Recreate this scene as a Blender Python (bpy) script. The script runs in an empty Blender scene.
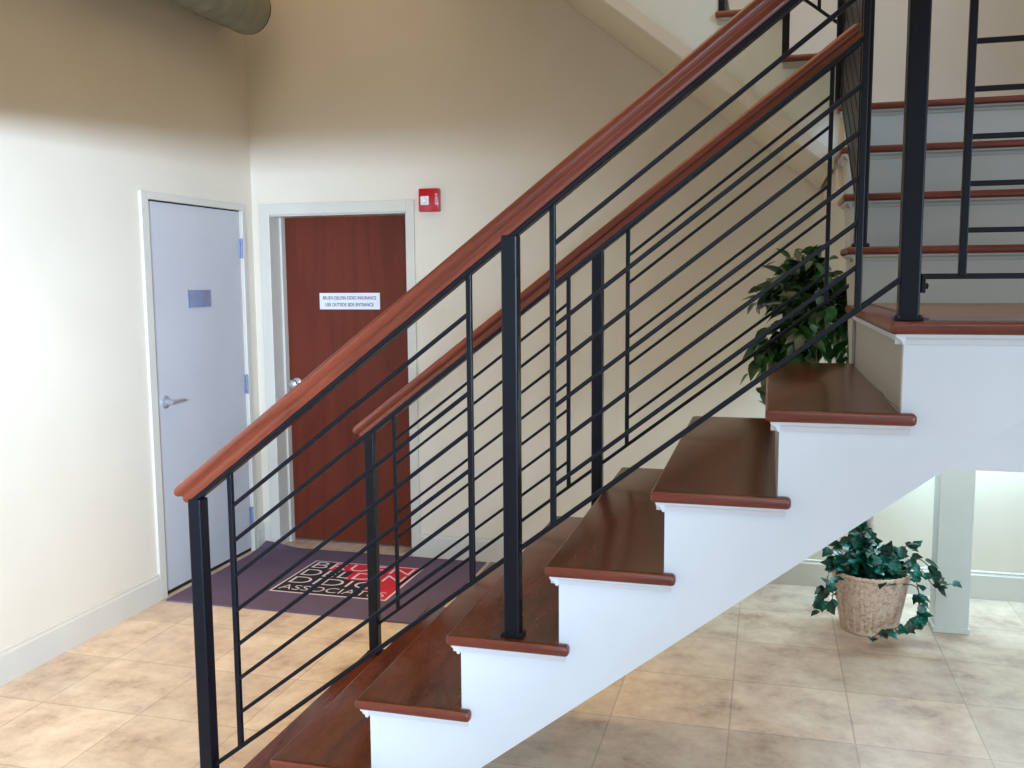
import bpy, bmesh, math, random
from mathutils import Vector, Matrix
random.seed(7)
S = bpy.context.scene
COL = S.collection

# ---------------------------------------------------------------- measures
R_ = 0.19          # riser
T_ = 0.2443        # tread run
W_ = 1.197         # flight width
XL = -1.491        # left wall
YD = 2.971         # back wall
XR = 2.98          # right wall
CEIL = 4.6

# ---------------------------------------------------------------- materials
def lin(c):
    out = []
    for v in c:
        v /= 255.0
        out.append(v / 12.92 if v <= 0.04045 else ((v + 0.055) / 1.055) ** 2.4)
    return (*out, 1.0)

class NT:
    def __init__(s, name):
        s.m = bpy.data.materials.new(name); s.m.use_nodes = True
        s.n = s.m.node_tree.nodes; s.l = s.m.node_tree.links
        s.b = s.n['Principled BSDF']
    def new(s, t, **kw):
        n = s.n.new(t)
        for k, v in kw.items(): setattr(n, k, v)
        return n
    def link(s, a, b): s.l.new(a, b)
    def coords(s, scale=(1, 1, 1), loc=(0, 0, 0), rot=(0, 0, 0), kind='Object'):
        tc = s.new('ShaderNodeTexCoord'); mp = s.new('ShaderNodeMapping')
        mp.inputs['Scale'].default_value = scale; mp.inputs['Location'].default_value = loc
        mp.inputs['Rotation'].default_value = rot
        s.link(tc.outputs[kind], mp.inputs['Vector']); return mp.outputs['Vector']
    def ramp(s, fac, stops):
        r = s.new('ShaderNodeValToRGB'); e = r.color_ramp.elements
        while len(e) < len(stops): e.new(0.5)
        for i, (p, c) in enumerate(stops):
            e[i].position = p; e[i].color = lin(c)
        s.link(fac, r.inputs['Fac']); return r.outputs['Color']
    def noise(s, vec, scale, detail=4, rough=0.55, dist=0.0):
        n = s.new('ShaderNodeTexNoise'); n.inputs['Scale'].default_value = scale
        n.inputs['Detail'].default_value = detail; n.inputs['Roughness'].default_value = rough
        n.inputs['Distortion'].default_value = dist
        s.link(vec, n.inputs['Vector']); return n.outputs['Fac']
    def mix(s, fac, a, b, mode='MIX'):
        m = s.new('ShaderNodeMix', data_type='RGBA', blend_type=mode)
        if isinstance(fac, (int, float)): m.inputs[0].default_value = fac
        else: s.link(fac, m.inputs[0])
        for v, i in ((a, 6), (b, 7)):
            if isinstance(v, tuple): m.inputs[i].default_value = v
            else: s.link(v, m.inputs[i])
        return m.outputs[2]
    def bump(s, h, strength=0.2, dist=0.01):
        b = s.new('ShaderNodeBump'); b.inputs['Strength'].default_value = strength
        b.inputs['Distance'].default_value = dist
        s.link(h, b.inputs['Height']); s.link(b.outputs['Normal'], s.b.inputs['Normal'])
    def base(s, c):
        if isinstance(c, tuple): s.b.inputs['Base Color'].default_value = c
        else: s.link(c, s.b.inputs['Base Color'])
    def set(s, rough=0.5, metal=0.0, coat=0.0, spec=0.5):
        s.b.inputs['Roughness'].default_value = rough; s.b.inputs['Metallic'].default_value = metal
        s.b.inputs['Coat Weight'].default_value = coat; s.b.inputs['Specular IOR Level'].default_value = spec
        s.b.inputs['Coat Roughness'].default_value = 0.12
        return s.m

def paint(name, c, rough=0.6, var=5, bump=0.05):
    t = NT(name); v = t.coords()
    f = t.noise(v, 2.5, 3)
    lo = tuple(max(0, x - var) for x in c); hi = tuple(min(255, x + var) for x in c)
    t.base(t.ramp(f, [(0.3, lo), (0.7, hi)]))
    t.bump(t.noise(v, 260, 2), bump, 0.002)
    return t.set(rough)

def wood(name, dark, mid, light, scale, rough=0.2, coat=0.3, ring=7.0, dist=5.0, spec=0.5, rot=(0,0,0)):
    t = NT(name); v0 = t.coords((1, 1, 1), rot=rot)
    mp = t.new('ShaderNodeMapping'); mp.inputs['Scale'].default_value = scale; t.link(v0, mp.inputs['Vector']); v = mp.outputs['Vector']
    big = t.noise(v, ring, 2, 0.4, dist)
    mul = t.new('ShaderNodeMath', operation='MULTIPLY'); mul.inputs[1].default_value = 9.0; t.link(big, mul.inputs[0])
    fr_ = t.new('ShaderNodeMath', operation='PINGPONG'); fr_.inputs[1].default_value = 1.0; t.link(mul.outputs[0], fr_.inputs[0])
    c1 = t.ramp(fr_.outputs[0], [(0.0, dark), (0.35, mid), (1.0, light)])
    fine = t.noise(v, 26, 6, 0.7)
    c2 = t.ramp(fine, [(0.35, dark), (0.65, light)])
    t.base(t.mix(0.5, c1, c2))
    t.bump(fine, 0.06, 0.002)
    return t.set(rough, 0, coat, spec)

def plain(name, c, rough=0.5, metal=0.0, var=4, nscale=12, coat=0.0):
    t = NT(name); f = t.noise(t.coords(), nscale, 3)
    lo = tuple(max(0, x - var) for x in c); hi = tuple(min(255, x + var) for x in c)
    t.base(t.ramp(f, [(0.3, lo), (0.7, hi)]))
    return t.set(rough, metal, coat)

M = {}
M['wall'] = paint('wall_paint', (212, 202, 183), 0.65, 2)
M['soffit'] = paint('soffit_shaded_paint', (198, 186, 160), 0.65, 2)  # wall colour with shade mixed in, so the bounce-lit soffit merges with it
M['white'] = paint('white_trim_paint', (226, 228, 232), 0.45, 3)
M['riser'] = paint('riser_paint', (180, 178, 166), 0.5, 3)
M['frame'] = paint('frame_paint', (198, 193, 180), 0.45, 3)
M['door_grey'] = paint('grey_door_paint', (184, 183, 184), 0.5, 3)
M['column'] = paint('column_paint', (205, 212, 205), 0.5, 4)
M['ceiling'] = paint('ceiling_paint', (214, 200, 170), 0.8)
M['tread'] = wood('tread_oak', (54, 25, 12), (82, 40, 20), (96, 48, 25), (6, 1.0, 6), 0.2, 0.04, 1.0, 0.6, 0.22)
M['nose'] = wood('nosing_oak', (90, 37, 24), (114, 49, 33), (128, 60, 43), (2, 2, 14), 0.33, 0.2, 1.0, 0.4)
M['rail_wood'] = wood('handrail_oak', (80, 32, 19), (110, 46, 27), (128, 57, 35), (1.2, 22, 14), 0.3, 0.25, 1.0, 0.3, rot=(0, math.atan(0.769), 0))
M['door_wood'] = wood('door_veneer', (84, 34, 20), (100, 42, 25), (108, 47, 29), (7, 7, 0.5), 0.45, 0.0, 0.8, 0.5, 0.2)
M['steel'] = plain('blackened_steel', (10, 12, 21), 0.4, 0.0, 3, 30)
M['steel'].node_tree.nodes['Principled BSDF'].inputs['Specular IOR Level'].default_value = 0.3
M['chrome'] = plain('satin_chrome', (196, 198, 204), 0.3, 0.75, 5)
M['plaque'] = plain('brushed_plaque', (138, 145, 172), 0.3, 0.45, 8, 40)
M['dark'] = plain('dark_gap', (16, 13, 12), 0.9)
M['sign'] = plain('sign_white', (216, 216, 220), 0.5)
M['ink'] = plain('black_ink', (38, 38, 44), 0.6)
M['red'] = plain('alarm_red', (176, 8, 26), 0.3, 0, 4, 12, 0.4)
M['lens'] = plain('strobe_lens', (222, 224, 226), 0.08, 0.0, 8, 60, 0.8)
M['duct'] = plain('duct_foil', (134, 134, 118), 0.55, 0.1, 8, 8)
M['plate'] = plain('ivory_plate', (222, 214, 190), 0.4)
M['mat_black'] = plain('mat_logo_black', (24, 20, 26), 0.9)
M['mat_red'] = plain('mat_logo_red', (190, 24, 54), 0.9)
M['mat_white'] = plain('mat_logo_white', (216, 200, 206), 0.9)
M['soil'] = plain('dark_moss', (38, 36, 26), 0.95, 0, 12, 60)
M['bark'] = plain('pale_bark', (196, 190, 178), 0.85, 0, 26, 40)
M['stem'] = plain('vine_stem', (70, 82, 48), 0.7, 0, 12, 40)

# floor tiles
def floor_mat():
    t = NT('floor_tile'); s = 0.4285
    v = t.coords(loc=(-0.9357 + 20 * s, -1.669 + 20 * s, 0))
    br = t.new('ShaderNodeTexBrick', offset=0.0, squash=1.0)
    br.inputs['Scale'].default_value = 1; br.inputs['Brick Width'].default_value = s
    br.inputs['Row Height'].default_value = s; br.inputs['Mortar Size'].default_value = 0.0032
    br.inputs['Mortar Smooth'].default_value = 0.1
    br.inputs['Color1'].default_value = (0.86, 0.86, 0.86, 1); br.inputs['Color2'].default_value = (1.08, 1.08, 1.08, 1)
    br.inputs['Mortar'].default_value = (0.7, 0.7, 0.7, 1)
    t.link(v, br.inputs['Vector'])
    n1 = t.noise(v, 5.0, 8, 0.7, 0.0)
    n2 = t.noise(v, 13, 7, 0.75, 0.1)
    n3 = t.noise(t.coords(loc=(7, 3, 1)), 3.6, 7, 0.68, 0.1)
    c = t.ramp(n1, [(0.32, (164, 138, 120)), (0.45, (200, 178, 156)), (0.56, (214, 195, 172)), (0.70, (226, 210, 190))])
    c = t.mix(t.ramp(n2, [(0.42, (0, 0, 0)), (0.72, (120, 120, 120))]), c, lin((158, 130, 114)))
    c = t.mix(t.ramp(n3, [(0.52, (0, 0, 0)), (0.72, (150, 150, 150))]), c, lin((188, 182, 180)))
    c = t.mix(1.0, c, br.outputs['Color'], 'MULTIPLY')
    t.base(c); t.bump(br.outputs['Fac'], -0.25, 0.003)
    return t.set(0.34, 0, 0, 0.4)
M['floor'] = floor_mat()

def mat_carpet(name, a, b, scale):
    t = NT(name); v = t.coords()
    f = t.noise(v, scale, 3, 0.7); g = t.noise(v, 5, 3)
    c = t.ramp(f, [(0.3, a), (0.7, b)])
    t.base(t.mix(0.25, c, t.ramp(g, [(0.3, a), (0.7, b)])))
    t.bump(f, 0.4, 0.004); return t.set(0.95, 0, 0, 0.1)
M['mat'] = mat_carpet('mat_pile', (84, 71, 90), (112, 97, 118), 380)
M['carpet'] = mat_carpet('landing_carpet', (134, 122, 120), (168, 156, 154), 300)

def wicker():
    t = NT('wicker'); v = t.coords()
    f = t.noise(v, 55, 4, 0.7); g = t.noise(t.coords((6, 6, 70)), 3, 4)
    c = t.ramp(f, [(0.3, (168, 132, 104)), (0.5, (218, 194, 170)), (0.75, (236, 220, 202))])
    t.base(t.mix(t.ramp(g, [(0.4, (0, 0, 0)), (0.7, (110, 110, 110))]), c, lin((160, 120, 92))))
    return t.set(0.6)
M['wicker'] = wicker()

def leafmat(name, stops, rough, sc):
    t = NT(name); f = t.noise(t.coords(), sc, 3, 0.6)
    t.base(t.ramp(f, stops)); t.b.inputs['Subsurface Weight'].default_value = 0.0
    return t.set(rough, 0, 0, 0.5)
M['ficus'] = leafmat('ficus_leaf', [(0.3, (16, 44, 20)), (0.52, (26, 64, 28)), (0.68, (52, 112, 44))], 0.35, 9)
M['ivy'] = leafmat('ivy_leaf', [(0.36, (6, 36, 27)), (0.5, (12, 66, 50)), (0.60, (28, 118, 100)), (0.70, (110, 196, 206))], 0.28, 16)  # dark green tones; cyan end paints skylight highlights into the leaf colour

# ---------------------------------------------------------------- mesh helpers
class MB:
    """collects shapes in world coordinates into one mesh"""
    def __init__(s): s.bm = bmesh.new()
    def box(s, x0, x1, y0, y1, z0, z1, bev=0.0, seg=2):
        b = bmesh.new()
        bmesh.ops.create_cube(b, size=1)
        for v in b.verts:
            v.co = Vector(((x0 + x1) / 2 + v.co.x * (x1 - x0), (y0 + y1) / 2 + v.co.y * (y1 - y0), (z0 + z1) / 2 + v.co.z * (z1 - z0)))
        if bev: bmesh.ops.bevel(b, geom=b.edges[:], offset=bev, segments=seg, profile=0.5, affect='EDGES')
        return s.merge(b)
    def merge(s, b):
        me = bpy.data.meshes.new('tmp'); b.to_mesh(me); b.free(); s.bm.from_mesh(me); bpy.data.meshes.remove(me); return s
    def prism(s, pts, axis, a0, a1, bev=0.0, seg=2):
        """pts 2-D outline; axis 'y': pts are (x,z); 'x': (y,z); 'z': (x,y)"""
        b = bmesh.new()
        def P(p, a): return Vector((p[0], a, p[1])) if axis == 'y' else (Vector((a, p[0], p[1])) if axis == 'x' else Vector((p[0], p[1], a)))
        lo = [b.verts.new(P(p, a0)) for p in pts]; hi = [b.verts.new(P(p, a1)) for p in pts]
        n = len(pts)
        b.faces.new(lo); b.faces.new(hi[::-1])
        for i in range(n): b.faces.new((lo[i], hi[i], hi[(i + 1) % n], lo[(i + 1) % n]))
        bmesh.ops.recalc_face_normals(b, faces=b.faces[:])
        if bev: bmesh.ops.bevel(b, geom=b.edges[:], offset=bev, segments=seg, profile=0.5, affect='EDGES')
        return s.merge(b)
    def bar(s, p0, p1, w, h, bev=0.0):
        """square bar p0->p1 with vertical end cuts (w across, h vertical thickness perpendicular)"""
        p0, p1 = Vector(p0), Vector(p1); d = (p1 - p0).normalized()
        side = d.cross(Vector((0, 0, 1)))
        if side.length < 1e-4: side = Vector((1, 0, 0))
        side.normalize(); horiz = math.hypot(d.x, d.y)
        up = Vector((0, 0, h / 2 / max(horiz, 0.2))) if horiz > 0.2 else side.cross(d).normalized() * h / 2
        b = bmesh.new(); q = []
        for p in (p0, p1): q.append([b.verts.new(p + side * sx * w / 2 + up * sz) for sx, sz in ((-1, -1), (1, -1), (1, 1), (-1, 1))])
        b.faces.new(q[0][::-1]); b.faces.new(q[1])
        for i in range(4): b.faces.new((q[0][i], q[0][(i + 1) % 4], q[1][(i + 1) % 4], q[1][i]))
        bmesh.ops.recalc_face_normals(b, faces=b.faces[:])
        if bev: bmesh.ops.bevel(b, geom=b.edges[:], offset=bev, segments=1, affect='EDGES')
        return s.merge(b)
    def sweep(s, prof, p0, p1, ext0=None, ext1=None):
        p0, p1 = Vector(p0), Vector(p1); d = (p1 - p0).normalized()
        side = d.cross(Vector((0, 0, 1))).normalized(); up = side.cross(d).normalized()
        b = bmesh.new()
        a = [b.verts.new(p0 + side * u + up * w - d * (ext0(u, w) if ext0 else 0)) for u, w in prof]
        c = [b.verts.new(p1 + side * u + up * w + d * (ext1(u, w) if ext1 else 0)) for u, w in prof]
        n = len(prof)
        for i in range(n): b.faces.new((a[i], a[(i + 1) % n], c[(i + 1) % n], c[i]))
        b.faces.new(a[::-1]); b.faces.new(c)
        bmesh.ops.recalc_face_normals(b, faces=b.faces[:])
        return s.merge(b)
    def tube(s, pts, rad, n=8, cap=True):
        pts = [Vector(p) for p in pts]; rads = rad if isinstance(rad, (list, tuple)) else [rad] * len(pts)
        b = bmesh.new(); rings = []
        ref = Vector((0.31, 0.17, 0.93)).normalized()
        for i, p in enumerate(pts):
            d = (pts[min(i + 1, len(pts) - 1)] - pts[max(i - 1, 0)]).normalized()
            u = d.cross(ref)
            if u.length < 0.05: u = d.cross(Vector((1, 0, 0)))
            u.normalize(); w = d.cross(u).normalized()
            rings.append([b.verts.new(p + (u * math.cos(2 * math.pi * k / n) + w * math.sin(2 * math.pi * k / n)) * rads[i]) for k in range(n)])
        for r0, r1 in zip(rings, rings[1:]):
            for k in range(n): b.faces.new((r0[k], r0[(k + 1) % n], r1[(k + 1) % n], r1[k]))
        if cap: b.faces.new(rings[0][::-1]); b.faces.new(rings[-1])
        bmesh.ops.recalc_face_normals(b, faces=b.faces[:])
        return s.merge(b)
    def lathe(s, prof, c, axis=(0, 0, 1), n=32):
        """prof: list of (radius, height) along axis from c"""
        a = Vector(axis).normalized(); u = a.orthogonal().normalized(); w = a.cross(u)
        b = bmesh.new(); rings = []; c = Vector(c)
        for r, h in prof:
            rings.append([b.verts.new(c + a * h + (u * math.cos(2 * math.pi * k / n) + w * math.sin(2 * math.pi * k / n)) * max(r, 1e-5)) for k in range(n)])
        for r0, r1 in zip(rings, rings[1:]):
            for k in range(n): b.faces.new((r0[k], r0[(k + 1) % n], r1[(k + 1) % n], r1[k]))
        b.faces.new(rings[0][::-1]); b.faces.new(rings[-1])
        bmesh.ops.remove_doubles(b, verts=b.verts[:], dist=1e-4)
        bmesh.ops.recalc_face_normals(b, faces=b.faces[:])
        return s.merge(b)
    def build(s, name, mat, parent=None, smooth=False, label=None):
        me = bpy.data.meshes.new(name)
        base = parent_base(parent)
        for v in s.bm.verts: v.co -= base
        s.bm.to_mesh(me); s.bm.free()
        o = bpy.data.objects.new(name, me); COL.objects.link(o)
        me.materials.append(mat if not isinstance(mat, str) else M[mat])
        if parent: o.parent = parent
        if smooth:
            me.shade_smooth()
            try: me.set_sharp_from_angle(angle=math.radians(smooth if smooth > 1 else 40))
            except Exception: pass
        if label: o['label'] = label
        return o
    def top(s, name, mat, base, smooth=False):
        """top-level mesh whose origin is at base"""
        o = s.build(name, mat, None, smooth)
        o.data.transform(Matrix.Translation(-Vector(base))); o.location = base
        return o

def parent_base(p):
    v = Vector((0, 0, 0))
    while p is not None: v += p.location; p = p.parent
    return v

def tag(o, label, cat, group=None):
    o['label'] = label; o['category'] = cat
    if group: o['group'] = group
    return o
def thing(name, loc, label, cat, group=None):
    o = bpy.data.objects.new(name, None); COL.objects.link(o); o.location = loc
    o.empty_display_size = 0.1
    return tag(o, label, cat, group)
def struct(o): o['kind'] = 'structure'; return o
def box(*a, **k): return MB().box(*a, **k)

def text_mesh(txt, width, height, mat, name, parent, origin, xdir, ydir, bold=0.0, depth=0.0006):
    """flat lettering fitted to width x height, lower-left at origin"""
    cu = bpy.data.curves.new('txt', 'FONT'); cu.body = txt; cu.size = 1; cu.offset = bold; cu.extrude = 0.001
    ob = bpy.data.objects.new('txt', cu); COL.objects.link(ob)
    bpy.context.view_layer.update()
    me = bpy.data.meshes.new_from_object(ob.evaluated_get(bpy.context.evaluated_depsgraph_get()))
    bpy.data.objects.remove(ob); bpy.data.curves.remove(cu)
    xs = [v.co.x for v in me.vertices]; ys = [v.co.y for v in me.vertices]
    x0, x1, y0, y1 = min(xs), max(xs), min(ys), max(ys)
    X, Y = Vector(xdir).normalized(), Vector(ydir).normalized(); N = X.cross(Y)
    O = Vector(origin) - parent_base(parent)
    for v in me.vertices:
        zz = depth if v.co.z > 0 else 0
        v.co = O + X * ((v.co.x - x0) / (x1 - x0) * width) + Y * ((v.co.y - y0) / (y1 - y0) * height) + N * zz
    me.name = name; me.materials.clear(); me.materials.append(M[mat])
    o = bpy.data.objects.new(name, me); COL.objects.link(o); o.parent = parent
    return o

# ================================================================= THE ROOM
struct(box(XL - 0.3, 9.0, -7.0, 3.4, -0.1, 0.0).build('floor', 'floor'))
struct(box(XL - 0.3, 6.0, -7.0, 3.4, CEIL, CEIL + 0.1).build('ceiling', 'ceiling'))
# left wall with the grey door's opening
DY0, DY1, DZ = 1.985, 2.838, 2.016
m = MB(); m.box(XL - 0.15, XL, -7.0, DY0, 0, CEIL); m.box(XL - 0.15, XL, DY1, YD + 0.17, 0, CEIL); m.box(XL - 0.15, XL, DY0, DY1, DZ, CEIL)
struct(m.build('wall_left', 'wall'))
# back wall with the recessed wooden door
BX0, BX1, BZ = -1.385, -0.513, 1.998
m = MB(); m.box(XL, BX0, YD, YD + 0.17, 0, CEIL); m.box(BX1, 9.0, YD, YD + 0.17, 0, CEIL); m.box(BX0, BX1, YD, YD + 0.17, BZ, CEIL)
m.box(BX0 - 0.1, BX1 + 0.1, YD + 0.2, YD + 0.23, 0, 2.3)
struct(m.build('wall_back', 'wall'))
# added unseen blocker above the view, keeps window daylight off the upper walls
struct(box(XL, 9.0, -0.65, -0.55, 2.155, CEIL).build('daylight_blocker', 'wall'))

# baseboards
def baseboard(name, pts, axis, a0, a1):
    struct(MB().prism(pts, axis, a0, a1).build(name, 'frame'))
h = 0.142
baseboard('baseboard_left', [(XL, 0), (XL + 0.016, 0), (XL + 0.016, h - 0.022), (XL + 0.011, h - 0.014), (XL + 0.011, h - 0.004), (XL + 0.006, h), (XL, h)], 'y', -7.0, DY0 - 0.06)
prof = lambda: [(YD, 0), (YD - 0.016, 0), (YD - 0.016, h - 0.022), (YD - 0.011, h - 0.014), (YD - 0.011, h - 0.004), (YD - 0.006, h), (YD, h)]
baseboard('baseboard_back', prof(), 'x', BX1 + 0.047, 9.0)
baseboard('baseboard_left_end', [(XL, 0), (XL + 0.016, 0), (XL + 0.016, h - 0.022), (XL + 0.011, h - 0.014), (XL + 0.011, h - 0.004), (XL + 0.006, h), (XL, h)], 'y', DY1 + 0.037, YD - 0.017)
baseboard('baseboard_corner', prof(), 'x', XL, BX0 - 0.054)

# door 1: grey, in the left wall
d1 = box(XL - 0.05, XL - 0.006, DY0 + 0.004, DY1 - 0.004, 0.022, DZ - 0.007).build('door_1', 'door_grey'); struct(d1)
m = MB(); fr = 0.056
for (a, b, c, e) in ((DY0 - fr, DY0, 0, DZ + 0.038), (DY1, DY1 + 0.036, 0, DZ + 0.038)): m.box(XL - 0.004, XL + 0.014, a, b, c, e, 0.003)
m.box(XL - 0.004, XL + 0.0138, DY0 - 0.001, DY1 + 0.001, DZ, DZ + 0.0378, 0.003)
m.build('door_frame', 'frame', d1)
m = MB(); m.box(XL - 0.06, XL - 0.052, DY0, DY1, 0, DZ); m.box(XL - 0.055, XL - 0.012, DY0, DY1, 0, 0.021); m.box(XL - 0.05, XL - 0.008, DY0, DY1, DZ - 0.006, DZ + 0.001)
m.build('door_gap', 'dark', d1)
def lever(parent, c, normal, along, name='door_handle'):
    c = Vector(c); n = Vector(normal); a = Vector(along); m = MB()
    m.lathe([(0.0, 0), (0.034, 0), (0.034, 0.006), (0.029, 0.011), (0.015, 0.014), (0.012, 0.05), (0.0, 0.052)], c, n, 28)
    p = c + n * 0.046
    m.tube([p - a * 0.012, p, p + a * 0.03, p + a * 0.075, p + a * 0.11 - n * 0.004], [0.009, 0.0115, 0.0105, 0.009, 0.007], 12)
    return m.build(name, 'chrome', parent, smooth=40)
lever(d1, (XL - 0.006, 2.065, 1.001), (1, 0, 0), (0, 1, 0))
for z in (1.80, 1.01, 0.215):
    m = MB(); m.box(XL - 0.004, XL + 0.002, DY1 - 0.022, DY1 + 0.003, z - 0.055, z + 0.055, 0.001)
    m.tube([(XL + 0.006, DY1 - 0.004, z - 0.057), (XL + 0.006, DY1 - 0.004, z + 0.057)], 0.0075, 10)
    m.build('hinge', 'plaque', d1)
box(XL - 0.0065, XL - 0.004, DY0 + 0.003, DY0 + 0.016, 0.93, 1.055).build('latch_plate', 'chrome', d1)

# door 2: reddish wood, recessed in the back wall
yd = 3.121
d2 = box(BX0 + 0.004, BX1 - 0.004, yd, yd + 0.045, 0.012, BZ - 0.004).build('door_2', 'door_wood'); struct(d2)
m = MB()
m.box(BX0 - 0.054, BX0 + 0.012, YD - 0.016, YD + 0.004, 0, BZ + 0.062, 0.003)
m.box(BX1 - 0.003, BX1 + 0.046, YD - 0.016, YD + 0.004, 0, BZ + 0.062, 0.003)
m.box(BX0 + 0.012, BX1 - 0.003, YD - 0.0158, YD + 0.004, BZ - 0.003, BZ + 0.0618, 0.003)
m.box(BX0, BX0 + 0.011, YD, yd + 0.004, 0, BZ); m.box(BX1 - 0.011, BX1, YD, yd + 0.004, 0, BZ); m.box(BX0, BX1, YD, yd + 0.004, BZ - 0.011, BZ)
m.box(BX0 + 0.011, BX0 + 0.024, yd - 0.045, yd - 0.002, 0, BZ - 0.011)
m.build('door_frame', 'frame', d2)
m = MB(); c = Vector((BX0 + 0.072, yd, 0.985))
m.lathe([(0, 0), (0.036, 0), (0.036, 0.006), (0.03, 0.012), (0.014, 0.015), (0.013, 0.032), (0.024, 0.04), (0.029, 0.052), (0.026, 0.064), (0.012, 0.072), (0, 0.073)], c, (0, -1, 0), 28)
m.build('door_knob', 'chrome', d2, smooth=40)

# sign on the wooden door
sx0, sx1, sz0, sz1 = -1.143, -0.753, 1.439, 1.537
sg = box(sx0, sx1, yd - 0.004, yd, sz0, sz1).top('door_sign', 'sign', (sx0, yd, sz0))
tag(sg, 'white two-line sign stuck on the reddish wooden door', 'sign')
text_mesh('BRUEN DELDIN DIDIO INSURANCE', 0.345, 0.021, 'ink', 'lettering', sg, (sx0 + 0.022, yd - 0.0042, sz0 + 0.058), (1, 0, 0), (0, 0, 1), 0.012)
text_mesh('USE OUTSIDE SIDE ENTRANCE', 0.312, 0.021, 'ink', 'lettering', sg, (sx0 + 0.038, yd - 0.0042, sz0 + 0.018), (1, 0, 0), (0, 0, 1), 0.012)
# plaque on the grey door
m = MB(); n = 10; pts = []
for i in range(n + 1):
    u = i / n; pts.append((2.312 + 0.2 * u, XL - 0.006 + 0.004 + 0.012 * math.sin(math.pi * u)))
m.prism([(x, y) for y, x in pts] + [(XL - 0.006, 2.512), (XL - 0.006, 2.312)], 'z', 1.475, 1.566)
pq = m.top('room_plaque', 'plaque', (XL - 0.006, 2.412, 1.475)); tag(pq, 'small silver curved plaque on the grey door', 'plaque')
box(XL - 0.007, XL - 0.0015, 2.30, 2.313, 1.472, 1.569).build('end_cap', 'plaque', pq)
# fire alarm
al = thing('fire_alarm', (-0.367, YD, 1.99), 'small red fire alarm with white strobe, high beside the wooden door', 'alarm')
box(-0.427, -0.308, YD - 0.045, YD + 0.002, 1.988, 2.117, bev=0.008).build('housing', 'red', al, smooth=40)
m = MB(); m.box(-0.412, -0.362, YD - 0.056, YD - 0.044, 2.024, 2.074, 0.006); m.lathe([(0.0, 0), (0.017, 0), (0.013, 0.012), (0, 0.016)], (-0.387, YD - 0.055, 2.049), (0, -1, 0), 20)
m.build('strobe_lens', 'lens', al, smooth=40)
text_mesh('FIRE', 0.062, 0.012, 'mat_white', 'lettering', al, (-0.328, YD - 0.0452, 2.085), (0, 0, -1), (1, 0, 0), 0.01)
# wall plate
wp = thing('wall_plate', (-0.19, YD, 1.03), 'plain ivory cover plate on back wall right of wooden door', 'wall plate')
box(-0.226, -0.15, YD - 0.006, YD, 1.05, 1.165, bev=0.002).build('cover', 'wall', wp)
for z in (1.06, 1.155): MB().lathe([(0, 0), (0.0035, 0), (0.0025, 0.0015), (0, 0.002)], (-0.188, YD - 0.006, z), (0, -1, 0), 10).build('screw', 'frame', wp)

# flexible duct high in the left corner
dx, dz, dr = -1.325, 3.095, 0.138
du = thing('air_duct', (dx, 2.7, dz - dr), 'grey ribbed round air duct along the left wall above the doors', 'duct')
prof_ = []; y = 0.0
while y < 4.2:
    for k, q in ((0, -0.004), (0.012, 0.008), (0.05, 0.010), (0.093, 0.008)): prof_.append((dr - 0.008 + q, y + k))
    y += 0.115
MB().lathe(prof_, (dx, 2.735, dz), (0, -1, 0), 40).build('duct_pipe', 'duct', du, smooth=30)
MB().lathe([(0, 0), (dr - 0.01, 0), (dr - 0.004, 0.004), (dr - 0.004, 0.012), (0, 0.012)], (dx, 2.742, dz), (0, -1, 0), 40).build('end_collar', 'dark', du)
for y in (0.6, -0.9):
    m = MB()
    m.tube([(dx + math.cos(a) * (dr + 0.004), y, dz + math.sin(a) * (dr + 0.004)) for a in [i * math.pi / 12 for i in range(25)]], 0.005, 6)
    m.tube([(dx, y, dz + dr), (dx, y, CEIL)], 0.004, 6)
    m.build('hanger_strap', 'steel', du)

# ================================================================= STAIRS
def stair_outline(n, top):
    """stepped stringer outline in (run, height), up to the underside of the treads"""
    pts = [(0.03, 0.0)]
    for k in range(n):
        pts.append((k * T_ + 0.03, (k + 1) * R_ - 0.026)); pts.append(((k + 1) * T_ + 0.03, (k + 1) * R_ - 0.026))
    return pts

def tread_mesh(x0, x1, y0, y1, ztop, ret=(True, True), th=0.026):
    o = 0.03; e = 0.028
    pts = [(x0, y0)]
    if ret[0]: pts += [(x1 + e, y0), (x1 + e, y0 + o), (x1, y0 + o)]
    else: pts += [(x1, y0)]
    if ret[1]: pts += [(x1, y1 - o), (x1 + e, y1 - o), (x1 + e, y1)]
    else: pts += [(x1, y1)]
    pts += [(x0, y1)]
    return MB().prism(pts, 'z', ztop - th, ztop, 0.009, 3)

# ---- lower flight
lf = thing('staircase', (0.03, W_ / 2, 0), 'lower flight of dark wood treads with white side, rising right to the landing', 'staircase')
def two_tone(o):
    """nosing edges get the redder edge-grain finish"""
    o.data.materials.append(M['nose'])
    for p in o.data.polygons:
        if abs(p.normal.z) < 0.9 or p.normal.z < 0: p.material_index = 1
for k in range(7):
    o = tread_mesh(k * T_, (k + 1) * T_ + 0.03, 0, W_, (k + 1) * R_).build('tread', 'tread', lf, smooth=50); two_tone(o)
    # cove moulding under the nosing (near side and front)
    x, z = k * T_ + 0.03, (k + 1) * R_ - 0.026
    c = MB()
    c.prism([(0.031, z), (0.010, z), (0.012, z - 0.006), (0.022, z - 0.011), (0.026, z - 0.021), (0.031, z - 0.022)], 'x', x - 0.018, x + T_ + 0.018)
    c.prism([(x + 0.001, z), (x - 0.020, z), (x - 0.018, z - 0.006), (x - 0.008, z - 0.011), (x - 0.004, z - 0.021), (x + 0.001, z - 0.022)], 'y', 0.012, W_ - 0.03)
    c.build('cove_molding', 'white', lf)
    box(x, x + 0.016, 0.056, W_ - 0.056, k * R_, z).build('riser', 'riser', lf)
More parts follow.
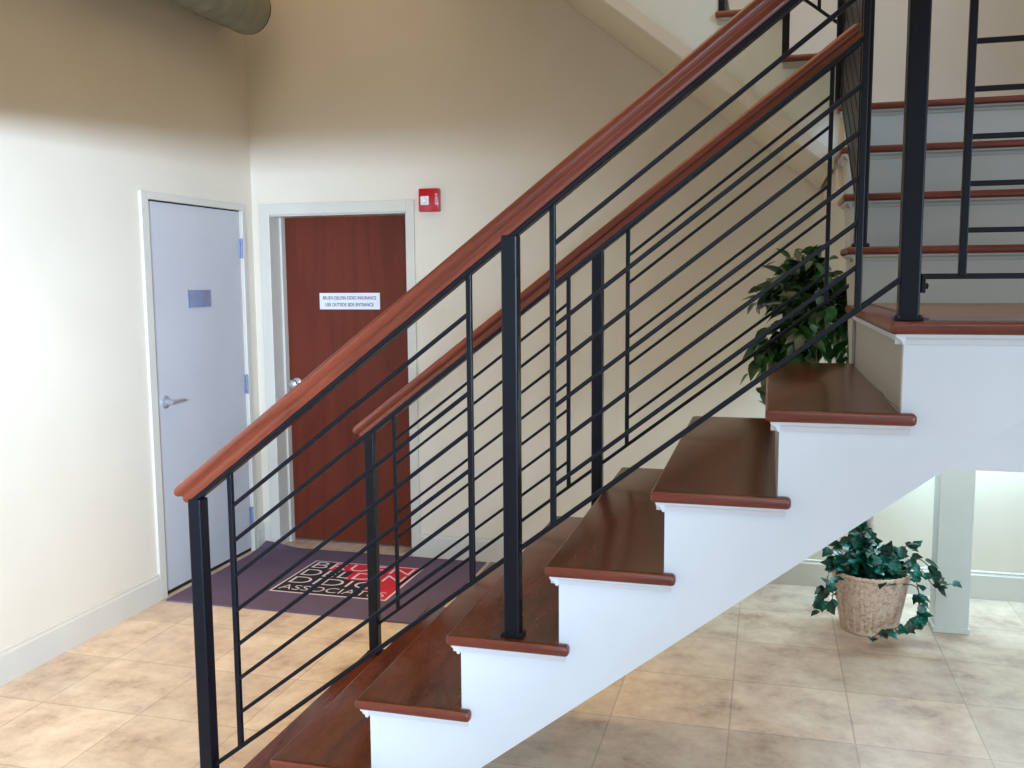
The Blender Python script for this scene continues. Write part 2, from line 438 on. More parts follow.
box(7 * T_ + 0.03, 7 * T_ + 0.046, 0.056, W_ - 0.03, 7 * R_, 8 * R_ - 0.026).build('riser', 'riser', lf)
xe = 7 * T_ + 0.03; ZL = 8 * R_; zl = 1.213
sl = R_ / T_
x_soff = 1.831
bot = [(2.197, ZL - 0.027), (x_soff, zl), (x_soff - zl / sl, 0.0)]
out = stair_outline(7, 0) + [(xe, ZL - 0.027)] + bot
MB().prism(out, 'y', 0.03, 0.055).build('stringer', 'white', lf)
out2 = stair_outline(7, 0) + [(xe, ZL - 0.027), (x_soff, ZL - 0.027), (x_soff, zl), (x_soff - zl / sl, 0.0)]
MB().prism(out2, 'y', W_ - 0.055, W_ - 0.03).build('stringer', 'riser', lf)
MB().prism([(x_soff - zl / sl, 0.0), (x_soff, zl), (x_soff - 0.03, zl), (x_soff - zl / sl - 0.03, 0.0)], 'y', 0.056, W_ - 0.056).build('soffit', 'white', lf)

# ---- landing
YB = 1.24                       # first nose of the middle flight
ld = thing('stair_landing', (2.3, 0.6, zl), 'carpeted landing with a wooden nosing and white front at the top of the lower flight', 'landing')
MB().prism([(2.1972, ZL - 0.027), (XR, ZL - 0.027), (XR, zl), (x_soff + 0.0002, zl)], 'y', 0.03, 0.055).build('fascia', 'white', ld)
nx = 7 * T_
o = MB().prism([(nx, 0), (XR, 0), (XR, 0.085), (nx + 0.085, 0.085), (nx + 0.085, W_ + 0.02), (nx, W_ + 0.02)], 'z', ZL - 0.026, ZL, 0.009, 3).build('nosing', 'tread', ld, smooth=50); two_tone(o)
for p in o.data.polygons: p.material_index = 1
box(nx + 0.086, XR, 0.086, YB + 0.03, ZL - 0.02, ZL + 0.004).build('carpet', 'carpet', ld)
c = MB(); z = ZL - 0.026
c.prism([(0.031, z), (0.010, z), (0.012, z - 0.006), (0.022, z - 0.011), (0.026, z - 0.021), (0.031, z - 0.022)], 'x', xe - 0.018, XR)
c.prism([(xe + 0.001, z), (xe - 0.020, z), (xe - 0.018, z - 0.006), (xe - 0.008, z - 0.011), (xe - 0.004, z - 0.021), (xe + 0.001, z - 0.022)], 'y', 0.012, W_)
c.build('cove_molding', 'white', ld)
box(x_soff, XR, 0.056, YB + 0.03, zl, zl + 0.02).build('soffit', 'white', ld)

# ---- middle flight: 4 risers up to the back
TB = 0.219; XB0, XB1 = nx, XR - 0.02
mf = thing('staircase', (2.3, YB + 0.03, ZL), 'middle flight of four steps climbing from the carpeted landing to the back wall', 'staircase')
for i in range(4):
    y0 = YB + i * TB; z = ZL + (i + 1) * R_
    y1 = y0 + TB + 0.03
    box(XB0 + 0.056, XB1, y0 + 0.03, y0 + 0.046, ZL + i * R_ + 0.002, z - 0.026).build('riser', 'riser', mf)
    if i < 3:
        b = MB().prism([(XB0, y0), (XB1, y0), (XB1, y1), (XB0 + 0.03, y1), (XB0 + 0.03, y1 + 0.028), (XB0, y1 + 0.028)], 'z', z - 0.026, z, 0.009, 3)
        o = b.build('tread', 'tread', mf, smooth=50); two_tone(o)
        zz = z - 0.026; c = MB()
        c.prism([(y0 + 0.031, zz), (y0 + 0.010, zz), (y0 + 0.012, zz - 0.006), (y0 + 0.022, zz - 0.011), (y0 + 0.026, zz - 0.021), (y0 + 0.031, zz - 0.022)], 'x', XB0 + 0.012, XB1)
        c.prism([(XB0 + 0.031, zz), (XB0 + 0.010, zz), (XB0 + 0.012, zz - 0.006), (XB0 + 0.022, zz - 0.011), (XB0 + 0.026, zz - 0.021), (XB0 + 0.031, zz - 0.022)], 'y', y0 + 0.012, y1 + 0.018)
        c.build('cove_molding', 'riser', mf)
ZU = ZL + 4 * R_; zu = ZU - 0.31; YU = YB + 3 * TB
pts = []
for i in range(3):
    pts.append((YB + i * TB + 0.03, ZL + (i + 1) * R_ - 0.026)); pts.append((YB + (i + 1) * TB + 0.03, ZL + (i + 1) * R_ - 0.026))
pts = [(YB + 0.03, zl)] + pts + [(YU + 0.03, ZU - 0.026), (YU + 0.06, ZU - 0.026), (YU + 0.06, zu), (YU, zu)]
MB().prism(pts, 'x', XB0 + 0.03, XB0 + 0.055).build('stringer', 'riser', mf)
MB().prism([(YB + 0.03, zl), (YU, zu), (YU, zu + 0.025), (YB + 0.03, zl + 0.025)], 'x', XB0 + 0.056, XB1).build('soffit', 'white', mf)

# ---- upper landing
ul = thing('stair_landing', (2.3, 2.4, zu), 'upper landing against the back wall above the middle flight', 'landing')
box(XB0 + 0.012, XR, YU + 0.062, YD, zu, ZU - 0.027).build('platform', 'wall', ul)
o = MB().prism([(XB0, YU), (XB1, YU), (XB1, YU + 0.09), (XB0, YU + 0.09)], 'z', ZU - 0.026, ZU, 0.009, 3).build('nosing', 'tread', ul, smooth=50)
for p in list(o.data.polygons): p.material_index = 0
two_tone(o)
zz = ZU - 0.026
MB().prism([(YU + 0.031, zz), (YU + 0.010, zz), (YU + 0.012, zz - 0.006), (YU + 0.022, zz - 0.011), (YU + 0.026, zz - 0.021), (YU + 0.031, zz - 0.022)], 'x', XB0 + 0.012, XB1).build('cove_molding', 'riser', ul)
box(XB0 + 0.03, XR, YU + 0.091, YD, ZU - 0.02, ZU + 0.003).build('carpet', 'carpet', ul)

# ---- upper flight: climbs to the left along the back wall
uf = thing('staircase', (1.76, 2.45, ZU), 'upper flight climbing left along the back wall, pale side and wooden nosings', 'staircase')
YC = 1.935; NC = 8; TC = 0.256; ZC = ZU + 0.018
xc = lambda j: 1.490 + TC * (1 - j) + 0.028      # nosing of step j
for j in range(NC):
    z = ZC + (j + 1) * R_; x0 = xc(j); x1 = 1.490 - TC * j
    e = 0.02
    b = MB().prism([(x0, YC), (x1, YC), (x1, YC + 0.03), (x1 + e, YC + 0.03), (x1 + e, YD - 0.004), (x0, YD - 0.004)], 'z', z - 0.026, z, 0.009, 3)
    o = b.build('tread', 'tread', uf, smooth=50); two_tone(o)
    box(x0 - 0.036, x0 - 0.02, YC + 0.056, YD - 0.004, (ZU if j == 0 else z - R_) + 0.004, z - 0.026).build('riser', 'riser', uf)
    zz = z - 0.026
    MB().prism([(YC + 0.031, zz), (YC + 0.010, zz), (YC + 0.012, zz - 0.006), (YC + 0.022, zz - 0.011), (YC + 0.026, zz - 0.021), (YC + 0.031, zz - 0.022)], 'x', x1 + 0.012, x0 - 0.012).build('cove_molding', 'riser', uf)
zlow = lambda x: 2.150 + sl * (1.643 - x)
pts = [(xc(0) - 0.02, ZU + 0.006)]
for j in range(NC):
    pts.append((xc(j) - 0.02, ZC + (j + 1) * R_ - 0.026)); pts.append((xc(j + 1) - 0.02, ZC + (j + 1) * R_ - 0.026))
xl_ = xc(NC) - 0.02
pts += [(xl_, zlow(xl_) - 0.055), (1.735, zlow(1.735) - 0.055), (1.735, ZU + 0.006)]
MB().prism(pts, 'y', YC + 0.03, YC + 0.055).build('stringer', 'column', uf)
MB().prism([(xl_, zlow(xl_)), (1.705, zlow(1.705)), (1.705, zlow(1.705) - 0.062), (xl_, zlow(xl_) - 0.062)], 'y', YC + 0.014, YC + 0.06).build('trim_strip', 'frame', uf)
MB().prism([(xl_, zlow(xl_) - 0.034), (1.70, zlow(1.70) - 0.034), (1.70, zlow(1.70) - 0.058), (xl_, zlow(xl_) - 0.058)], 'y', YC + 0.061, YD - 0.004).build('soffit', 'soffit', uf)

# ---- square column under the stairs
cm = thing('column', (2.295, 2.5, 0), 'square pale column standing on the tiled floor under the stairs', 'column')
box(2.228, 2.372, 2.43, 2.574, 0.0, zu - 0.001, bev=0.003).build('shaft', 'column', cm)
m = MB(); m.prism([(2.221, 2.423), (2.379, 2.423), (2.379, 2.581), (2.221, 2.581)], 'z', 0.0, 0.026, 0.003); m.build('plinth', 'column', cm)

# ================================================================= RAILINGS
RAIL = [(-.021, 0), (.021, 0), (.0235, .005), (.0245, .012), (.0205, .020), (.0215, .025), (.030, .031), (.0335, .039), (.033, .047), (.028, .055), (.017, .0605), (0, .062)]
RAIL = [(u * 0.74, w * 0.85) for u, w in RAIL]
RAIL = RAIL + [(-u, w) for u, w in RAIL[-2:1:-1]]
def rail_ext(u, w):
    hw = {0: .021, .005: .0235, .012: .0245, .020: .0205, .025: .0215, .031: .030, .039: .0335, .047: .033, .055: .028, .0605: .017, .062: .012}
    return (hw[min(hw, key=lambda k: abs(k - w / 0.85))] - .021) * 0.8
STEP = 0.0930
def post(parent, x, y, z0, z1, s=0.038, plate=True):
    p = box(x - s / 2, x + s / 2, y - s / 2, y + s / 2, z0, z1, bev=0.004).build('post', 'steel', parent)
    if plate:
        q = MB(); q.box(x - s / 2 - 0.008, x + s / 2 + 0.008, y - s / 2 - 0.002, y + s / 2 + 0.002, z0 + 0.0005, z0 + 0.007, 0.001)
        for sx in (-1, 1):
            q.lathe([(0, 0), (0.006, 0), (0.006, 0.004), (0.0, 0.006)], (x + sx * (s / 2 + 0.002), y - s / 2 + 0.004, z0 + 0.007), (0, 0, 1), 8)
        q.build('base_plate', 'steel', p)
    return p
def baluster(parent, x, y, z0, z1, s=0.0135):
    return box(x - s / 2, x + s / 2, y - s / 2, y + s / 2, z0, z1, bev=0.002).build('baluster', 'steel', parent)
DZ_ = 0.002
zb = lambda x: 0.273 + DZ_ + 0.7695 * x
TOP = 8 * STEP
def flight_rail(root, y, xs_bal, xa, xb, rail_a, rail_b, low_a, low_b):
    MB().bar((low_a, y, zb(low_a)), (low_b, y, zb(low_b)), 0.011, 0.0115, 0.0015).build('bottom_rail', 'steel', root)
    MB().bar((xa, y, zb(xa) + TOP), (xb, y, zb(xb) + TOP), 0.036, 0.011, 0.002).build('top_rail', 'steel', root)
    off = 0.0065 / math.cos(math.atan(0.769))
    MB().sweep(RAIL, (rail_a, y, zb(rail_a) + TOP + off), (rail_b, y, zb(rail_b) + TOP + off), rail_ext, rail_ext).build('handrail', 'rail_wood', root, smooth=35)
    for x in xs_bal: baluster(root, x, y, zb(x), zb(x) + TOP)
    for a, b in ((xs_bal[0], xs_bal[1]), (xs_bal[2], xs_bal[3])):
        for i in range(1, 8):
            MB().bar((a, y, zb(a) + i * STEP), (b, y, zb(b) + i * STEP), 0.010, 0.0098, 0.0015).build('sloping_bar', 'steel', root)

yn = 0.045
nr = thing('stair_railing', (0.9, yn, R_), 'black steel railing with wood handrail on the near, white-sided edge of the lower flight', 'railing')
flight_rail(nr, yn, (0.137, 0.790, 0.991, 1.648), 0.02, 1.745, 0.016, 1.80, 0.03, 1.732)
post(nr, 0.039, yn, R_, zb(0.03) + TOP + 0.008)
post(nr, 0.892, yn, 4 * R_, zb(0.892) + TOP + 0.008)
XN, YN = 1.750, 0.066
newel = post(nr, XN, YN, ZL, 2.46, 0.041)

yf = 1.150
DZ_ = -0.009
frl = thing('stair_railing', (0.9, yf, R_), 'black steel railing with wood handrail on the far edge of the lower flight', 'railing')
flight_rail(frl, yf, (0.137, 0.797, 1.003, 1.646), 0.0, 1.735, 0.012, 1.735, 0.04, 1.715)
post(frl, 0.040, yf, R_, zb(0.04) + TOP + 0.008)
post(frl, 0.900, yf, 4 * R_, zb(0.9) + TOP + 0.008)

# landing guard
gr = thing('landing_railing', (2.3, YN, ZL), 'black steel guard railing with level bars along the landing front', 'railing')
z0 = 1.612
MB().bar((XN + 0.022, YN, z0), (XR - 0.03, YN, z0), 0.011, 0.0115, 0.0015).build('bottom_rail', 'steel', gr)
ztop = z0 + 8 * 0.0937
MB().bar((XN + 0.022, YN, ztop), (XR - 0.03, YN, ztop), 0.038, 0.013, 0.002).build('top_rail', 'steel', gr)
MB().sweep(RAIL, (XN + 0.03, YN, ztop + 0.008), (XR - 0.03, YN, ztop + 0.008)).build('handrail', 'rail_wood', gr, smooth=35)
for x in (1.851, 2.82): baluster(gr, x, YN, z0, ztop, 0.015)
for i in range(1, 8):
    MB().bar((1.851, YN, z0 + i * 0.0937), (2.82, YN, z0 + i * 0.0937), 0.010, 0.0105, 0.0015).build('level_bar', 'steel', gr)
post(gr, XR - 0.05, YN, ZL + 0.004, ztop - 0.006)
m = MB(); m.box(XN + 0.0225, XN + 0.031, YN - 0.014, YN + 0.014, z0 - 0.034, z0 + 0.004, 0.001)
m.lathe([(0, 0), (0.006, 0), (0.006, 0.006), (0, 0.008)], (XN + 0.031, YN, z0 - 0.02), (1, 0, 0), 8); m.build('bolted_bracket', 'steel', gr)

# middle flight railing, seen almost edge-on
br = thing('stair_railing', (1.755, YB, ZL + R_), 'black steel railing climbing away along the left edge of the middle flight', 'railing')
A = Vector((1.757, YB + 0.05, 1.775)); B_ = Vector((1.722, YU + 0.06, 1.775 + R_ / TB * (YU + 0.01 - YB)))
post(br, A.x, A.y, ZL + R_, A.z + TOP + 0.1, 0.040)
post(br, B_.x, B_.y, ZU + 0.003, B_.z + TOP + 0.25, 0.040)
MB().bar(A, B_, 0.011, 0.0115, 0.0015).build('bottom_rail', 'steel', br)
up = Vector((0, 0, TOP))
MB().bar(A + up, B_ + up, 0.038, 0.013, 0.002).build('top_rail', 'steel', br)
D_ = (B_ - A)
MB().sweep(RAIL, A + up + D_ * 0.04 + Vector((0, 0, 0.011)), B_ + up - D_ * 0.04 + Vector((0, 0, 0.011))).build('handrail', 'rail_wood', br, smooth=35)
P = A + D_ * 0.13; Q = A + D_ * 0.87
for q in (P, Q): baluster(br, q.x, q.y, q.z, q.z + TOP)
for i in range(1, 8):
    o = Vector((0, 0, i * STEP)); MB().bar(P + o, Q + o, 0.010, 0.0098, 0.0015).build('sloping_bar', 'steel', br)
b = bmesh.new(); sd = Vector((0.0028, 0, 0))
vs = [[b.verts.new(q + sg_ * sd + Vector((0, 0, h_))) for q, h_ in ((A, 0.0), (B_, 0.0), (B_, TOP), (A, TOP))] for sg_ in (-1, 1)]
b.faces.new(vs[0]); b.faces.new(vs[1][::-1])
for i in range(4): b.faces.new((vs[0][i], vs[1][i], vs[1][(i + 1) % 4], vs[0][(i + 1) % 4]))
bmesh.ops.recalc_face_normals(b, faces=b.faces[:])
MB().merge(b).build('infill_panel', 'steel', br)

# upper flight railing
cr = thing('stair_railing', (1.0, 1.97, ZU), 'black steel railing of the upper flight, near the ceiling at top right', 'railing')
yc = 1.968
zc = lambda x: 2.604 + sl * (1.705 - x)
xa, xb = 1.722, xc(NC) + 0.1
MB().bar((xa, yc, zc(xa)), (xb, yc, zc(xb)), 0.011, 0.0115, 0.0015).build('bottom_rail', 'steel', cr)
MB().bar((xa, yc, zc(xa) + TOP), (xb, yc, zc(xb) + TOP), 0.038, 0.013, 0.002).build('top_rail', 'steel', cr)
MB().sweep(RAIL, (xa - 0.02, yc, zc(xa - 0.02) + TOP + 0.01), (xb, yc, zc(xb) + TOP + 0.01)).build('handrail', 'rail_wood', cr, smooth=35)
for x in (1.634, 0.1): baluster(cr, x, yc, zc(x), zc(x) + TOP)
for i in range(1, 8):
    MB().bar((1.634, yc, zc(1.634) + i * STEP), (0.1, yc, zc(0.1) + i * STEP), 0.010, 0.0098, 0.0015).build('sloping_bar', 'steel', cr)
for j in (0, 1, 3, 5):
    x = 1.510 - 0.25 * j; post(cr, x, yc, ZC + (j + 1) * R_, zc(x) + TOP - 0.005, 0.028, False)

# ================================================================= FLOOR MAT
mx0, mx1, my0, my1 = -1.452, -0.055, 1.93, 2.925
mt = thing('floor_mat', (-0.75, 2.42, 0), 'dark purple-grey entrance mat with black and red logo, before the two doors', 'mat')
b = bmesh.new(); nx_, ny_ = 40, 30
def mz(x, y):
    u = max(0, (-1.30 - x) / 0.15); v = max(0, (y - 2.72) / 0.2)
    e = max(0, (y - 2.86) / 0.065) * max(0, min(1, (-1.22 - x) / 0.12))
    return 0.009 + 0.02 * u * v + 0.012 * e
grid = [[b.verts.new((mx0 + (mx1 - mx0) * i / nx_, my0 + (my1 - my0) * j / ny_, 0)) for j in range(ny_ + 1)] for i in range(nx_ + 1)]
for r in grid:
    for v in r: v.co.z = mz(v.co.x, v.co.y)
for i in range(nx_):
    for j in range(ny_): b.faces.new((grid[i][j], grid[i + 1][j], grid[i + 1][j + 1], grid[i][j + 1]))
ext = bmesh.ops.extrude_face_region(b, geom=b.faces[:])
for v in [g for g in ext['geom'] if isinstance(g, bmesh.types.BMVert)]: v.co.z -= 0.008
bmesh.ops.recalc_face_normals(b, faces=b.faces[:])
MB().merge(b).build('mat_body', 'mat', mt)
lx0, lx1, ly0, ly1 = -1.012, -0.357, 2.180, 2.718
zt = 0.0093
box(lx0, lx1, ly0, ly1, zt - 0.001, zt + 0.0004).build('logo_border', 'mat_white', mt)
bw = 0.011
X0, X1, Y0, Y1 = lx0 + bw, lx1 - bw, ly0 + bw, ly1 - bw
rows = [(0.745, 1.0, 0.20), (0.485, 0.745, 0.46), (0.235, 0.485, 0.70), (0.0, 0.235, 0.84)]
mb_, mr_ = MB(), MB()
pl_, pr_ = [], []
for v0, v1, u in rows:
    xm = X0 + (X1 - X0) * u
    mb_.box(X0, xm, Y0 + (Y1 - Y0) * v0, Y0 + (Y1 - Y0) * v1, zt - 0.0005, zt + 0.001)
    mr_.box(xm, X1, Y0 + (Y1 - Y0) * v0, Y0 + (Y1 - Y0) * v1, zt - 0.0005, zt + 0.001)
mb_.build('logo_black_field', 'mat_black', mt, label='black stepped left part of the logo'); mr_.build('logo_red_field', 'mat_red', mt, label='red stepped right part of the logo')
for txt, v0, v1, a, c in (('BRUEN', .775, .975, .03, .96), ('DELDIN', .52, .715, .03, .96), ('DIDIO', .265, .46, .03, .82), ('ASSOCIATES', .06, .195, .03, .96)):
    text_mesh(txt, (X1 - X0) * (c - a), (Y1 - Y0) * (v1 - v0), 'mat_white', 'lettering', mt,
              (X0 + (X1 - X0) * a, Y0 + (Y1 - Y0) * v0, zt + 0.001), (1, 0, 0), (0, 1, 0), -0.012)

# ================================================================= PLANTS
# wicker basket
bc = Vector((1.945, 2.40, 0))
bk = thing('wicker_basket', bc, 'round pale wicker basket on the tiles under the stairs, left of the column', 'basket')
b = bmesh.new(); NA, NZ = 120, 46; HB = 0.272
def br_(z): return 0.118 + (0.168 - 0.118) * (z / HB) ** 0.9
ring = []
for j in range(NZ + 1):
    z = HB * j / NZ; row = []
    for i in range(NA):
        a = 2 * math.pi * i / NA
        w = 0.0042 * math.sin(a * 24 + math.pi * (j % 2)) * (1 if 1 < j < NZ else 0) + 0.002 * (j % 2)
        r = br_(z) + w
        row.append(b.verts.new((bc.x + r * math.cos(a), bc.y + r * math.sin(a), 0.003 + z)))
    ring.append(row)
for r0, r1 in zip(ring, ring[1:]):
    for i in range(NA): b.faces.new((r0[i], r0[(i + 1) % NA], r1[(i + 1) % NA], r1[i]))
b.faces.new(ring[0][::-1])
inner = []
for zz_, rr in ((HB, 0.157), (0.20, 0.148)):
    inner.append([b.verts.new((bc.x + rr * math.cos(2 * math.pi * i / NA), bc.y + rr * math.sin(2 * math.pi * i / NA), zz_)) for i in range(NA)])
for r0, r1 in ((ring[-1], inner[0]), (inner[0], inner[1])):
    for i in range(NA): b.faces.new((r0[i], r0[(i + 1) % NA], r1[(i + 1) % NA], r1[i]))
bmesh.ops.recalc_face_normals(b, faces=b.faces[:])
MB().merge(b).build('basket_wall', 'wicker', bk, smooth=60)
m = MB()
for k in range(3):
    m.tube([(bc.x + (0.168 + 0.004 * math.cos(a * 12 + k * 2.1)) * math.cos(a), bc.y + (0.168 + 0.004 * math.cos(a * 12 + k * 2.1)) * math.sin(a), HB + 0.004 + 0.005 * math.sin(a * 12 + k * 2.1)) for a in [2 * math.pi * i / 96 for i in range(97)]], 0.0055, 6)
m.build('rim', 'wicker', bk, smooth=60)
MB().lathe([(0, 0), (0.149, 0), (0.149, 0.012), (0, 0.016)], (bc.x, bc.y, 0.212), (0, 0, 1), 30).build('soil', 'soil', bk)

LEAF_F = [(0, 0), (.16, .13), (.36, .20), (.6, .165), (.82, .08), (1, 0)]
LEAF_I = [(0, 0.0), (-.10, .22), (.08, .36), (.30, .34), (.42, .40), (.58, .26), (.78, .14), (1, 0)]
def add_leaf(b, p, d, n, L, shape, fold=0.15, droop=0.18, wide=1.0):
    d = d.normalized(); s_ = d.cross(n)
    if s_.length < 0.05: s_ = d.cross(Vector((1, 0.2, 0)))
    s_.normalize(); n = s_.cross(d).normalized()
    mid = []; lf_, rt_ = [], []
    for u, w in shape:
        c = p + d * u * L - n * droop * L * u * u
        mid.append(b.verts.new(c))
        if w > 0:
            lf_.append(b.verts.new(c + s_ * w * L * wide + n * fold * w * L)); rt_.append(b.verts.new(c - s_ * w * L * wide + n * fold * w * L))
        else: lf_.append(mid[-1]); rt_.append(mid[-1])
    for i in range(len(shape) - 1):
        for side, fl in ((lf_, 0), (rt_, 1)):
            q = [mid[i], mid[i + 1], side[i + 1], side[i]]
            q2 = []
            for v in q:
                if v not in q2: q2.append(v)
            if len(q2) >= 3:
                try: b.faces.new(q2 if fl else q2[::-1])
                except ValueError: pass

# ficus tree rising from the basket
fb = Vector((bc.x + 0.01, bc.y + 0.02, 0.227))
ft = thing('ficus_tree', fb, 'leafy dark green ficus tree standing in the basket, crown behind the lower stairs', 'tree')
fc = Vector((1.73, 2.14, 1.45))
MB().tube([fb, fb + Vector((-0.012, 0.0, 0.2)), Vector((1.925, 2.38, 0.70)), Vector((1.84, 2.3, 0.98)), Vector((1.76, 2.22, 1.2)), Vector((1.70, 2.17, 1.5))], [0.016, 0.015, 0.013, 0.012, 0.009, 0.005], 10).build('trunk', 'bark', ft, smooth=60)
bt = MB(); lv = bmesh.new(); rnd = random.Random(11)
def clear(p):
    if p.x > 1.715 and p.y < 2.05: return False
    if p.y < W_ + 0.06: return False
    if p.x > 1.70 and p.z > 1.90: return False
    if p.y > YD - 0.05: return False
    return True
tips = []
for k in range(46):
    a = rnd.uniform(0, 2 * math.pi); e = rnd.uniform(-0.65, 1.0)
    rr = rnd.uniform(0.5, 1.0)
    tip = fc + Vector((0.36 * math.cos(a) * math.cos(e) * rr, 0.40 * math.sin(a) * math.cos(e) * rr, 0.37 * math.sin(e) * rr))
    st = fc + Vector((0.02, 0, -0.2 + 0.25 * rnd.random()))
    tips.append((st, tip))
# two drooping outer sprays towards the left
for tip in (Vector((1.44, 1.95, 1.15)), Vector((1.43, 1.98, 1.22)), Vector((1.45, 1.95, 1.29)), Vector((1.47, 1.9, 1.14)), Vector((1.48, 1.9, 1.38)), Vector((1.47, 1.95, 1.24)), Vector((1.55, 1.85, 1.09)), Vector((1.63, 1.85, 1.1)), Vector((1.66, 1.82, 1.2)), Vector((1.64, 1.84, 1.68)), Vector((1.67, 1.95, 1.74)), Vector((1.61, 1.9, 1.71)), Vector((1.67, 1.85, 1.42)), Vector((1.61, 1.8, 1.32)), Vector((1.66, 1.8, 1.07)), Vector((1.56, 1.86, 1.55)), Vector((1.52, 1.9, 1.6))):
    tips.append((fc + Vector((-0.08, -0.1, -0.02)), tip))
for st, tip in tips:
    mid_ = (st + tip) / 2 + Vector((0, 0, 0.05)); pts = [st, mid_, tip]
    pts = [p if clear(p) else p for p in pts]
    if clear(tip) and clear(mid_): bt.tube(pts, [0.004, 0.003, 0.0015], 5)
    for i in range(22):
        u = rnd.uniform(0.3, 1.0); p = st.lerp(mid_, u * 2) if u < 0.5 else mid_.lerp(tip, u * 2 - 1)
        p = p + Vector((rnd.uniform(-.05, .05), rnd.uniform(-.05, .05), rnd.uniform(-.05, .05)))
        d = (tip - st).normalized() * 0.5 + Vector((rnd.uniform(-1, 1), rnd.uniform(-1, 1), rnd.uniform(-1.1, 0.35)))
        L = rnd.uniform(0.066, 0.112)
        if not (clear(p) and clear(p + d.normalized() * L)): continue
        add_leaf(lv, p, d, Vector((rnd.uniform(-.6, .6), rnd.uniform(-1, .4), 1)), L, LEAF_F, 0.2, rnd.uniform(0.1, 0.35), 1.2)
bt.build('branches', 'stem', ft, smooth=60)
MB().merge(lv).build('foliage', 'ficus', ft, smooth=50)

# ivy filling the basket
iv = thing('ivy_plant', (bc.x, bc.y, 0.29), 'trailing glossy green ivy spilling over the rim of the wicker basket', 'plant')
st = MB(); lv = bmesh.new()
strands = []
for k in range(105):
    a = rnd.uniform(0, 2 * math.pi); r = rnd.uniform(0.02, 0.15); hgt = rnd.uniform(0.03, 0.16) * (1.25 - r / 0.2)
    p0 = Vector((bc.x + 0.4 * r * math.cos(a), bc.y + 0.4 * r * math.sin(a), 0.227))
    strands.append(([p0, p0 + Vector((0.4 * r * math.cos(a), 0.4 * r * math.sin(a), hgt)), Vector((bc.x + r * math.cos(a) * 1.15, bc.y + r * math.sin(a) * 1.15, HB + hgt * 0.8))], 5))
def C(*p): return [Vector(q) for q in p]
strands += [
 (C((1.86, 2.2, 0.30), (1.79, 2.15, 0.41), (1.735, 2.12, 0.36), (1.715, 2.10, 0.25), (1.70, 2.09, 0.16)), 14),
 (C((1.86, 2.2, 0.30), (1.78, 2.12, 0.40), (1.755, 2.09, 0.30), (1.745, 2.07, 0.20)), 9),
 (C((1.85, 2.25, 0.30), (1.77, 2.2, 0.46), (1.74, 2.16, 0.42)), 6),
 (C((1.99, 2.2, 0.30), (2.075, 2.13, 0.38), (2.11, 2.09, 0.28), (2.10, 2.06, 0.19), (2.085, 2.05, 0.14)), 14),
 (C((2.0, 2.22, 0.31), (2.09, 2.18, 0.43), (2.16, 2.15, 0.40), (2.20, 2.13, 0.34)), 9),
 (C((2.0, 2.22, 0.31), (2.10, 2.17, 0.40), (2.17, 2.13, 0.33), (2.24, 2.11, 0.35)), 8),
 (C((1.95, 2.22, 0.31), (2.05, 2.2, 0.47), (2.10, 2.18, 0.49)), 8),
 (C((1.90, 2.2, 0.31), (1.90, 2.14, 0.50), (1.87, 2.12, 0.55)), 10),
 (C((1.92, 2.22, 0.31), (1.87, 2.2, 0.52), (1.85, 2.16, 0.62)), 9),
]
for k in range(20):
    q = Vector((rnd.uniform(1.80, 1.935), rnd.uniform(2.27, 2.40), rnd.uniform(0.38, 0.60)))
    strands.append(([Vector((bc.x, bc.y, 0.227)), Vector(((bc.x + q.x) / 2, (bc.y + q.y) / 2, q.z * 0.8)), q], 6))
FREE = len(strands) - 20
dl = Vector((bc.x - 1.922, bc.y - 2.255, 0))
def shift(q, fixed): return q if fixed else q + dl - Vector((0, 0, 0.065 * min(1, max(0, (q.z - 0.05) / 0.2))))
strands.append(([Vector(q) for q in ((2.03, 2.32, 0.24), (2.12, 2.25, 0.26), (2.125, 2.215, 0.16), (2.10, 2.20, 0.115), (2.03, 2.19, 0.085), (1.97, 2.18, 0.06), (1.925, 2.17, 0.035))], 15))
FIX = len(strands) - 1
for si, (pts, n) in enumerate(strands):
    if si >= 105: pts = [shift(q, si >= FREE) for q in pts]
    # smooth the strand
    sm = []
    for i in range(len(pts) - 1):
        for k in range(5):
            t = k / 5; p_1 = pts[max(i - 1, 0)]; p1 = pts[i]; p2 = pts[i + 1]; p3 = pts[min(i + 2, len(pts) - 1)]
            sm.append(0.5 * ((2 * p1) + (p2 - p_1) * t + (2 * p_1 - 5 * p1 + 4 * p2 - p3) * t * t + (3 * p1 - p_1 - 3 * p2 + p3) * t ** 3))
    sm.append(pts[-1]); st.tube(sm, 0.0022, 5)
    for i in range(n):
        q = sm[int((0.25 + 0.75 * (i + 0.5) / n) * (len(sm) - 1))]
        out = Vector((q.x - bc.x, q.y - bc.y, 0)); out = out.normalized() if out.length > 0.01 else Vector((0, -1, 0))
        d = out * 0.6 + Vector((rnd.uniform(-.8, .8), rnd.uniform(-.9, .5), rnd.uniform(-.7, .3)))
        p = q + Vector((rnd.uniform(-.018, .018), rnd.uniform(-.015, .015), rnd.uniform(-.012, .012)))
        p.z = max(p.z, 0.03)
        L = rnd.uniform(0.04, 0.062)
        if p.z < 0.07: d.z = abs(d.z) * 0.3
        add_leaf(lv, p, d, Vector((rnd.uniform(-.7, .7), -0.7 + rnd.uniform(-.6, .5), 0.9)), L, LEAF_I, 0.12, 0.12)
st.build('stems', 'stem', iv, smooth=60)
MB().merge(lv).build('foliage', 'ivy', iv, smooth=50)

